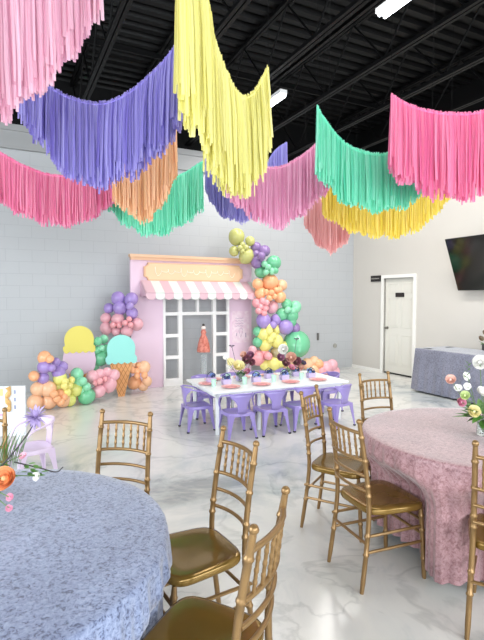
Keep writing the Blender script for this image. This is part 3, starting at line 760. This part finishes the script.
# ------------------------------------------------------------------ children's party table
T0 = Vector((-.335, 5.52, 0)); TA = math.radians(24.5)
TU = Vector((math.cos(TA), math.sin(TA), 0)); TV = Vector((-math.sin(TA), math.cos(TA), 0))
TL, TW, TZ = 1.92, 1.0, .53
def TP(s, t_, z=0): return T0 + TU * s + TV * t_ + Vector((0, 0, z))
m_wt = mat('white_table_laminate', 'eef1f1', .3)
tb = empty('party_table', T0, TA); tag(tb, 'low white rectangular party table set with pink plates', 'table')
MB().box(0, TL, 0, TW, TZ - .03, TZ).build('tabletop', m_wt, tb, bevel=.006)
MB().box(.06, TL - .06, .05, .075, TZ - .08, TZ - .03).box(.06, TL - .06, TW - .075, TW - .05, TZ - .08, TZ - .03).box(.06, .085, .05, TW - .05, TZ - .08, TZ - .03).box(TL - .085, TL - .06, .05, TW - .05, TZ - .08, TZ - .03).build('apron', m_wt, tb)
for x in (.07, .62, 1.24, TL - .11):
    for y_ in (.07, TW - .11): MB().box(x, x + .035, y_, y_ + .035, 0, TZ - .03).build('leg', m_wt, tb)
# lavender metal armchairs
m_lav = mat('lavender_steel', '9787c8', .32, spec=.6, coat=.3); m_rub = mat('dark_rubber', '1b1b1b', .7)
def make_arm(mm=None):
    mm = mm or m_lav
    r = empty('metal_armchair', (0, 0, 0)); zs = .285
    q = MB(); vs = []; fs = []; out = []
    for k in range(32):
        a = 2 * PI * k / 32; ca, sa = math.cos(a), math.sin(a); out.append((math.copysign(abs(ca) ** .45, ca) * .145, math.copysign(abs(sa) ** .45, sa) * .14))
    lay = [(1.02, zs - .035), (1.02, zs - .006), (.98, zs), (.85, zs - .002), (.8, zs - .007), (.3, zs - .007)]
    for s, z in lay: vs += [(x * s, y_ * s, z) for x, y_ in out]
    for i in range(len(lay) - 1):
        for k in range(32): fs.append((i * 32 + k, i * 32 + (k + 1) % 32, (i + 1) * 32 + (k + 1) % 32, (i + 1) * 32 + k))
    fs.append(tuple(range(160, 192))); q.add(vs, fs); q.build('seat', mm, r, smooth=True)
    for sx in (-1, 1):
        for sy in (-1, 1):
            x0, y0, x1, y1 = sx * .125, sy * .12, sx * .16, sy * .155
            q = MB()
            def sec(x, y_, w_, z): return [(x + sx * w_ * .35, y_ + sy * w_ * .35, z), (x - sx * w_, y_ + sy * w_ * .35, z), (x - sx * w_ * .8, y_ + sy * w_ * .1, z), (x, y_, z), (x + sx * w_ * .1, y_ - sy * w_ * .8, z), (x + sx * w_ * .35, y_ - sy * w_, z)]
            A = sec(x0, y0, .05, zs - .01) + sec(x0 + (x1 - x0) * .35, y0 + (y1 - y0) * .35, .032, zs * .66) + sec(x1, y1, .014, .012)
            f2 = [(i, (i + 1) % 6, 6 + (i + 1) % 6, 6 + i) for i in range(6)] + [(6 + i, 6 + (i + 1) % 6, 12 + (i + 1) % 6, 12 + i) for i in range(6)] + [tuple(range(5, -1, -1)), tuple(range(12, 18))]
            q.add(A, f2); lg = q.build('leg', mm, r)
            MB().box(x1 - .012, x1 + .012, y1 - .012, y1 + .012, 0, .014).build('rubber_foot', m_rub, lg)
    # curved band back and arms
    pts = []
    for k in range(25):
        a = PI + (k / 24) * PI   # half circle behind
        pts.append((.165 * math.cos(a), -.03 + .145 * math.sin(a) * 1.0, .475 + .025 * math.sin(-a) ** 2))
    fr = [( -.135, .125, zs), (-.16, .11, .36), (-.168, .05, .44)]
    fl = [(-x, y_, z) for x, y_, z in fr][::-1]
    MB().tube(catmull(fr + pts[2:-2:3] + fl, 4), .0085, 7).build('arm_rail', mm, r, smooth=True)
    # back band and splat
    q = MB(); vs = []; fs = []; n_ = 13
    for j_, (z, hw) in enumerate(((zs - .01, .055), (.34, .055), (.38, .06), (.42, .085), (.455, .125), (.498, .142))):
        for k in range(n_):
            x = hw * (2 * k / (n_ - 1) - 1); q_ = math.sqrt(max(0, 1 - (x / .17) ** 2)); yb_ = -.135 - .01 - (z - zs) * .14 + .145 * (1 - q_)
            vs.append((x, yb_, z))
    for j_ in range(5):
        for k in range(n_ - 1): fs.append((j_ * n_ + k, j_ * n_ + k + 1, (j_ + 1) * n_ + k + 1, (j_ + 1) * n_ + k))
    q.add(vs, fs); o = q.build('back_splat', mm, r, smooth=True, fix=False); o.modifiers.new('solid', 'SOLIDIFY').thickness = .006
    return r
arm0 = make_arm(); used = [False]
def place_arm(p, f, label):
    o = arm0 if not used[0] else copy_tree(arm0); used[0] = True
    o.scale = (1.1, 1.1, 1.07); o.location = (p.x, p.y, 0); o.rotation_euler = (0, 0, face(f)); tag(o, label, 'chair', 'lavender metal armchairs around the party table')
nl = ['leftmost of the lavender armchairs along the near side of the party table', 'second lavender armchair from the left on the near side of the party table', 'third lavender armchair on the near side, partly behind a gold chair back', 'rightmost lavender armchair on the near side of the party table']
place_arm(TP(.27, -.07), TV, nl[0]); place_arm(TP(.72, -.05), TV, nl[1]); place_arm(TP(1.15, -.03), TV, nl[2])
place_arm(Vector((1.19, 6.08, 0)), (TV + TU * -.25), nl[3])
fl_ = ['lavender armchair on the far side of the party table, nearest its left end', 'lavender armchair on the far side, second from the left end of the party table', 'lavender armchair on the far side, third from the left end of the party table', 'lavender armchair on the far side, nearest the right end of the party table']
for i, s in enumerate((.28, .72, 1.16, 1.6)): place_arm(TP(s, TW + .04), -TV, fl_[i])
place_arm(TP(-.04, .46), TU, 'lavender armchair at the left end of the party table')
place_arm(TP(TL + .06, .62), -TU, 'lavender armchair at the far right end of the party table')

# place settings
m_plate = mat('pink_paper', 'eab2ae', .45); m_napk = mat('blush_napkin', 'f2c9c4', .6); m_mint = mat('mint_cup', 'bfe6d2', .4); m_boxm = mat('lavender_card', 'c9b9df', .5)
m_navy = mat('navy_trim', '2f3b63', .35); m_fork = mat('pale_gold', 'c9a06a', .35, metal=.5)
def settle(p, far, lab):
    r = empty('plate', (p.x, p.y, TZ), TA); tag(r, 'pink scalloped plate ' + lab, 'plate', 'pink plates on the party table')
    pr = []; vs = []; fs = []; n_ = 48
    for rr, z in ((.02, .002), (.075, .002), (.085, .006), (.118, .014), (.118, .017), (.083, .009), (.075, .005), (.01, .005)):
        for k in range(n_):
            a = 2 * PI * k / n_; q = rr * (1 + (.025 * math.cos(12 * a) if rr > .1 else 0)); vs.append((q * math.cos(a), q * math.sin(a), z))
    for i in range(7):
        for k in range(n_): fs.append((i * n_ + k, i * n_ + (k + 1) % n_, (i + 1) * n_ + (k + 1) % n_, (i + 1) * n_ + k))
    fs += [tuple(range(n_)), tuple(range(7 * n_, 8 * n_))]
    MB().add(vs, fs).build('dish', m_plate, r, smooth=True)
    MB().lathe([(.07, .006), (.074, .011), (.07, .013), (.01, .013)], 24).build('inner_plate', mat('coral_plate', 'dc8f8f', .4), r, smooth=True)
def cup(p, lab):
    r = MB().lathe([(.024, 0), (.027, .01), (.034, .085), (.036, .088), (.031, .088), (.025, .012), (.001, .012)], 18).build('cup', m_mint, smooth=True); r.location = (p.x, p.y, TZ); tag(r, lab, 'cup', 'mint paper cups on the party table')
def favour(p, lab):
    r = empty('favour_box', (p.x, p.y, TZ), TA); tag(r, lab, 'box', 'lavender favour boxes on the party table')
    MB().prism([(-.05, 0), (.05, 0), (.06, .065), (-.06, .065)], -.04, .04).build('box_body', m_boxm, r)
    rg = random.Random(int(p.x * 1000))
    for k in range(7): MB().ball((rg.uniform(-.045, .045), rg.uniform(-.025, .025), .07 + rg.uniform(0, .035)), .02, 8, 6).build('bead', m_navy if k % 3 else mat('blue_bead', '6d86c4', .3), r, smooth=True)
    MB().tube([(-.055, 0, .06), (-.05, 0, .11), (0, 0, .14), (.05, 0, .11), (.055, 0, .06)], .006, 6).build('handle', m_navy, r, smooth=True)
ordn = ['leftmost', 'second from the left', 'third from the left', 'rightmost']
for i, s in enumerate((.31, .73, 1.15, 1.57)):
    settle(TP(s, .2), 0, ordn[i] + ' on the near side of the table'); cup(TP(s - .17, .34), 'mint cup %s on the near side, beside a pink plate' % ordn[i]); favour(TP(s + .03, .42), 'lavender box with navy trim, %s in the near row' % ordn[i])
    settle(TP(s, .80), 1, ordn[i] + ' on the far side of the table'); cup(TP(s + .16, .66), 'mint cup %s on the far side of the table' % ordn[i]); favour(TP(s - .1, .62), 'lavender box with navy trim, %s in the far row' % ordn[i])
settle(TP(.13, .52), 0, 'at the left end of the table'); 
# flowers
def petal_flower(root, p, r, m, name='flower', kind='rose', tilt=(0, 0)):
    b = MB(); M = Matrix.Translation(p) @ Matrix.Rotation(tilt[0], 4, 'X') @ Matrix.Rotation(tilt[1], 4, 'Y')
    lays = [(r * .38, 3, 2.3), (r * .55, 4, 2.0), (r * .72, 5, 1.75), (r * .87, 5, 1.45), (r, 6, 1.1)] if kind == 'rose' else [(r * .6, 5, 1.3), (r, 6, .9)]
    for li, (rr, n_, ph) in enumerate(lays):
        for k in range(n_):
            a = 2 * PI * k / n_ + li * .7; hw = PI / n_ * 1.25; vs = []; fs = []
            for i in range(6):
                f = i / 5
                for j_ in range(6):
                    g = (j_ / 5 - .5) * 2; q = f * ph * (1 - .16 * g * g); rc = rr * (1 + .05 * (1 if k % 2 else -1) * g)
                    flare = 1 + (.14 * f ** 6)
                    rad = rc * math.sin(min(q, PI * .93)) * flare; z = rr * .9 * (1 - math.cos(q)) - r * .55; ang = a + g * hw * (1 if f > .0 else 0)
                    vs.append(M @ Vector((rad * math.cos(ang), rad * math.sin(ang), z)))
            for i in range(5):
                for j_ in range(5): fs.append((i * 6 + j_, i * 6 + j_ + 1, i * 6 + j_ + 7, i * 6 + j_ + 6))
            b.add(vs, fs)
    b.ball(M @ Vector((0, 0, -r * .2)), r * .26, 8, 6)
    return b.build(name, m, root, smooth=True, auto=False, fix=False)
def leaf(b, p, d, L, w_):
    d = Vector(d).normalized(); s = d.cross(Vector((0, 0, 1))); s = s.normalized() if s.length > .01 else Vector((1, 0, 0)); nn = s.cross(d)
    pts = [(0, 0), (.25, .8), (.5, 1), (.8, .55), (1, 0)]
    vs = [];
    for f, ww in pts: c = Vector(p) + d * L * f - nn * L * .25 * f * f; vs += [c - s * w_ * ww, c - nn * w_ * .25 * ww, c + s * w_ * ww]
    fs = []
    for i in range(4): fs += [(3 * i, 3 * i + 1, 3 * i + 4, 3 * i + 3), (3 * i + 1, 3 * i + 2, 3 * i + 5, 3 * i + 4)]
    b.add(vs, fs)
m_green = mat('leaf_green', '5f9440', .45, vary=.4, scale=30); m_stem = mat('stem_green', '5c7a45', .5); m_dstem = mat('dark_stem', '3d3a3c', .5)
m_glass = mat('clear_glass', 'eef4f4', .03, trans=.9)
def arrangement(base, fl, label, vr=.04, vh=.12, leaves=14, lr=.07, lz=.16, seed=1, fs_=1.15, glass=None):
    r = empty('flower_arrangement', base); tag(r, label, 'flowers')
    MB().lathe([(vr * .8, 0), (vr, .01), (vr * .95, vh), (vr * .85, vh), (vr * .85, .02), (.001, .02)], 20).build('vase', glass or m_glass, r, smooth=True)
    rg = random.Random(seed); b = MB(); st = MB()
    for (p, rad, m_, kd, nm) in fl:
        rad *= fs_
        p = p - Vector(base)
        tl = (rg.uniform(.7, 1.3), rg.uniform(-.5, .5))
        petal_flower(r, p, rad, m_, nm, kd, tl)
        st.tube(catmull([(rg.uniform(-.01, .01), rg.uniform(-.01, .01), .03), (p.x * .3, p.y * .3, vh), (p.x, p.y, p.z)], 4), .0022, 5)
        leaf(b, (p.x * .6, p.y * .6, (p.z + vh) * .5), (p.x + rg.uniform(-.05, .05), p.y + rg.uniform(-.05, .05), .03), .05, .014)
    for k in range(leaves):
        a = rg.uniform(0, 2 * PI); leaf(b, (math.cos(a) * lr * .3, math.sin(a) * lr * .3, vh * rg.uniform(.9, 1.15)), (math.cos(a), math.sin(a), rg.uniform(-.3, 1)), lr * rg.uniform(.8, 1.4), lr * .22)
    st.build('stems', m_stem, r, smooth=True); o = b.build('leaves', m_green, r, fix=False); o['kind'] = 'stuff'
    return r
mw = mat('white_petal', 'f3f1ec', .6); mpk = mat('blush_petal', 'f0c9bb', .6); mcr = mat('cream_petal', 'f1e6b0', .6); mlm = mat('lime_petal', 'd5e3a4', .6)
mro = mat('coral_rose', 'f0a470', .55); mbu = mat('burgundy_petal', '8a5261', .55); mrs = mat('rose_petal', 'dc94ac', .6); mlv = mat('lilac_petal', 'bfacd8', .6); msa = mat('salmon_petal', 'e6b8a6', .6)
# right table bouquet
vb = atz(484, 436, .755)
def fr(px, py, dD=0): return at(px, py, vb.y + dD)
k_ = vb.y / F
bq = arrangement((vb.x, vb.y, .756), [
 (fr(450.6, 379), 5 * k_, mpk, 'rose', 'blush_rose'), (fr(467.5, 376), 5 * k_, mw, 'x', 'white_flower'), (fr(458, 387), 4.5 * k_, mw, 'x', 'white_flower'),
 (fr(467.5, 386, -.03), 4 * k_, mw, 'x', 'white_flower'), (fr(480, 362), 7 * k_, mw, 'rose', 'white_rose'), (fr(465, 395, -.04), 4.5 * k_, mlm, 'rose', 'lime_flower'),
 (fr(462, 402, -.03), 4.5 * k_, mrs, 'rose', 'pink_rose'), (fr(474.5, 411, -.06), 6 * k_, mcr, 'rose', 'cream_rose'), (fr(483, 391, -.05), 5.5 * k_, mw, 'rose', 'white_rose'), (fr(492, 400, 0), 7 * k_, mpk, 'rose', 'blush_rose'), (fr(495, 380, 0), 6 * k_, mw, 'rose', 'white_rose')],
 'flower arrangement of white, blush and cream blooms on the pink tablecloth', .045, .12, 60, .11, .1, 4, 1.05)
q = MB()
for k in range(7):
    p = fr(466.5 + .3 * k, 378 - 2.4 * k) - Vector((vb.x, vb.y, .756)); leaf(q, p, (.5 if k % 2 else -.5, 0, .8), .03, .008)
q.build('bud_spire', m_green, bq, fix=False)
# left table bouquet (vase just outside the frame)
lb = Vector((-1.2, 2.02, .756))
def fb(px, py, D): return at(px, py, D)
lq = arrangement(lb, [
 (fb(3, 478, 1.9), .042, mro, 'rose', 'orange_rose'), (fb(35, 476, 2.08), .022, mw, 'x', 'white_flower'), (fb(9, 497, 1.88), .016, mrs, 'x', 'pink_flower'), (fb(9, 508, 1.87), .014, mrs, 'x', 'pink_flower'), (fb(22, 455, 2.1), .018, mat('pale_pink_petal', 'eab4c4', .6), 'x', 'pale_pink_flower'), (fb(-14, 455, 2.05), .04, mro, 'rose', 'orange_rose')],
 'flower arrangement with orange rose and tall lilac bloom on the blue tablecloth', .045, .1, 16, .08, .1, 9)
q = MB()
for k in range(16):
    p = fb(28 + (k % 5) * 3.2, 476 - (k // 5) * 4, 2.08 + .01 * (k % 3)) - lb; leaf(q, p, (math.cos(k * 2.1), math.sin(k * 2.1) * .6, .35), .035, .011)
for k in range(14):
    p0 = fb(-2 + k * 1.7, 468, 2.15) - lb; p1 = fb(-1 + k * 1.75, 424 + (k * 7 % 13), 2.15) - lb; leaf(q, p0, p1 - p0, (p1 - p0).length, .006)
o = q.build('leaves', m_green, lq, fix=False); o['kind'] = 'stuff'
P0 = fb(-2, 470, 2.02) - lb; P1 = fb(37, 420, 2.12) - lb
MB().tube(catmull([P0, (P0 + P1) / 2 + Vector((.004, 0, -.006)), P1], 6), [.0035] * 13, 6).build('flower_stem', m_dstem, lq, smooth=True)
q = MB(); rg = random.Random(3)
for k in range(60):
    d_ = Vector((rg.gauss(0, 1), rg.gauss(0, 1), rg.gauss(.2, .8))).normalized() * .042; d_.z *= .8; leaf(q, P1 + Vector((-.008, 0, .012)), d_, .066 * rg.uniform(.6, 1.1), .009)
q.build('lilac_bloom', mlv, lq, fix=False)
MB().tube(catmull([fb(14, 462, 2.1) - lb, fb(40, 468, 2.12) - lb, fb(56, 472, 2.12) - lb + Vector((0, 0, .0)), fb(63, 467, 2.12) - lb], 5), .003, 6).build('curled_stem', m_dstem, lq, smooth=True)
# party table bouquets
def pt(px, py, t_=.55):
    d = ray(px, py); nrm = TV; k = ((T0 + TV * t_) - CAM).dot(nrm) / d.dot(nrm); return CAM + d * k
def base_at(px, t_):
    p = pt(px, 330, t_); return Vector((p.x, p.y, TZ))
b1 = base_at(241, .55); s1 = b1.y / F
a1 = arrangement(b1, [(pt(239, 365, .5), 4.2 * s1, mcr, 'rose', 'cream_rose'), (pt(246.5, 359), 3.4 * s1, mbu, 'rose', 'burgundy_flower'), (pt(250, 355), 3 * s1, mat('mauve_petal', 'a06a86', .6), 'rose', 'mauve_flower'), (pt(231, 361.5), 3.2 * s1, mcr, 'x', 'yellow_flower'), (pt(247, 371, .5), 2.4 * s1, mrs, 'rose', 'pink_flower'), (pt(229, 366), 2.5 * s1, mw, 'x', 'white_flower'), (pt(243, 354), 2.4 * s1, msa, 'rose', 'salmon_flower'), (pt(252, 362), 2.6 * s1, mbu, 'rose', 'burgundy_flower'), (pt(225.5, 357), 2.2 * s1, mw, 'x', 'white_flower')],
 'left flower arrangement on the party table, with a tall dark umbel', .03, .10, 22, .06, .1, 21, 1.45)
def umbel(px0, py0, px1, py1, root, base, r=.03):
    A = pt(px0, py0) - base; B = pt(px1, py1) - base
    q = MB().tube(catmull([A, (A + B) / 2, B], 4), .003, 5)
    for k in range(9):
        a = 2 * PI * k / 9; e = B + Vector((r * math.cos(a), r * math.sin(a), .006)); q.tube([B - Vector((0, 0, .02)), e], .0015, 4); q.ball(e, .007, 6, 4)
    q.build('dark_umbel', mat('dark_plum', '4b3a55', .6), root)
umbel(236, 364, 231.7, 346, a1, b1)
b2 = base_at(290, .55)
a2 = arrangement(b2, [(pt(283, 349), 3.8 * s1, mw, 'rose', 'white_flower'), (pt(291, 357), 4 * s1, msa, 'rose', 'salmon_flower'), (pt(286, 362), 3.4 * s1, mbu, 'rose', 'burgundy_flower'), (pt(297, 361), 3.4 * s1, mbu, 'rose', 'burgundy_flower'), (pt(281, 357), 3 * s1, mat('mauve_petal', 'a06a86', .6), 'rose', 'mauve_flower'), (pt(301, 366), 3 * s1, msa, 'rose', 'salmon_flower'), (pt(304, 362), 2.6 * s1, mat('dark_plum', '4b3a55', .6), 'x', 'plum_flower'), (pt(292, 367, .5), 2.6 * s1, mrs, 'rose', 'pink_flower')],
 'right flower arrangement on the party table, before the large green balloon', .03, .10, 22, .06, .1, 22, 1.45)
umbel(294, 358, 296.5, 339, a2, b2)

# pale lavender armchair at the left, in front of the peach balloons
m_pl = mat('pale_lavender_steel', 'd9c6de', .35, spec=.6)
pc = atz(34, 447, .30)
MATS_l = make_arm(m_pl); MATS_l.location = (pc.x - .02, pc.y + .0, 0); MATS_l.scale = (1.08, 1.08, 1.08); MATS_l.rotation_euler = (0, 0, face((-.75, -.66)))
tag(MATS_l, 'pale lavender metal armchair between the blue table and peach balloons', 'chair')

# white display board / cart at the left edge
db = atz(22.5, 480, 0); dp = at(23, 400, 4.35)
dd = empty('display_board', (dp.x - .34, dp.y, 0), math.radians(8)); tag(dd, 'white display board with yellow strip and gold band at the left edge', 'display board')
zt = at(23, 387, 4.35).z
MB().box(-.34, .34, 0, .03, .35, zt).build('board', mat('white_card', 'dce2e5', .4), dd)
MB().box(-.34, .15, -.006, 0, zt - .085, zt - .02).build('yellow_strip', mat('yellow_card', 'f0e48a', .5), dd)
pts = [(.195 + .012 * math.sin(k * .9), -.008, zt - .005 - k * .02) for k in range(12)]
MB().tube(pts, [.02 + .006 * math.cos(k * 1.8) for k in range(12)], 8, sx=1).build('gold_band', mat('gold_print', 'cfa565', .45), dd)
q = MB()
for k in range(3): q.box(.245, .26, -.004, 0, zt - .07 - k * .07, zt - .035 - k * .07); q.box(.05, .09, -.004, 0, zt - .16 - k * .05, zt - .14 - k * .05)
q.build('printed_marks', mat('grey_print', '8f95ad', .5), dd)
MB().box(-.34, .14, -.005, 0, zt - .27, zt - .25).build('pink_strip', mat('pink_print', 'd9a6c4', .5), dd)
for x in (-.28, .28): MB().box(x - .02, x + .02, .0, .03, 0, .35).build('leg', mat('white_card', 'dce2e5', .4), dd)

# dark potted sprig on the grey cloth
pg = atz(485, 350, .755); sg2 = arrangement((pg.x, pg.y, .752), [(at(482, 338, pg.y), .05, mat('brown_petal', '7c6a58', .6), 'x', 'dried_flower'), (at(486, 332, pg.y), .05, mat('brown_petal', '7c6a58', .6), 'x', 'dried_flower')], 'small dried sprig in a dark vase on the grey cloth', .05, .1, 10, .09, .1, 33, glass=mat('dark_vase', '4c4a48', .4))

# ------------------------------------------------------------------ light
wd = bpy.data.worlds.new('World'); S.world = wd; wd.use_nodes = True
wd.node_tree.nodes['Background'].inputs[0].default_value = (.85, .93, 1, 1); wd.node_tree.nodes['Background'].inputs[1].default_value = 1.0
def area(name, loc, rot, sx, sy, power, col):
    l = bpy.data.lights.new(name, 'AREA'); l.shape = 'RECTANGLE'; l.size = sx; l.size_y = sy; l.energy = power; l.color = col
    o = bpy.data.objects.new(name, l); C.objects.link(o); o.location = loc; o.rotation_euler = rot; return o
for i, (a, b) in enumerate(op):
    p = R((a + b) / 2, WD - .04, (zz[0] + zz[1]) / 2)
    o = area('window_daylight', p, (PI / 2, 0, TH), b - a, zz[1] - zz[0], 215, (.9, .96, 1))
area('window_daylight', R(WU0 + .03, (LW0 + LW1) / 2, (LZ0 + LZ1) / 2), (0, -PI / 2, TH), LZ1 - LZ0, LW1 - LW0, 330, (.9, .96, 1))  # added side fill for the garlands, shining from the made-up left opening
# overhead fill without fixtures, added to balance wall and floor brightness
for (u, w_, pw_) in ((-8, 2.8, 15), (-3.4, 1.9, 60), (-2, 2.8, 90), (-8, 5.4, 14), (-4.6, 6.2, 40), (-2, 5.4, 60), (-2, 8.4, 20)):
    area('ceiling_lamp', R(u, w_, 4.5), (0, 0, TH), .5, 2.8, pw_, (1, .975, .94))
S.view_settings.view_transform = 'Standard'; S.view_settings.look = 'None'; S.view_settings.gamma = 1
S.view_settings.exposure = 0.08
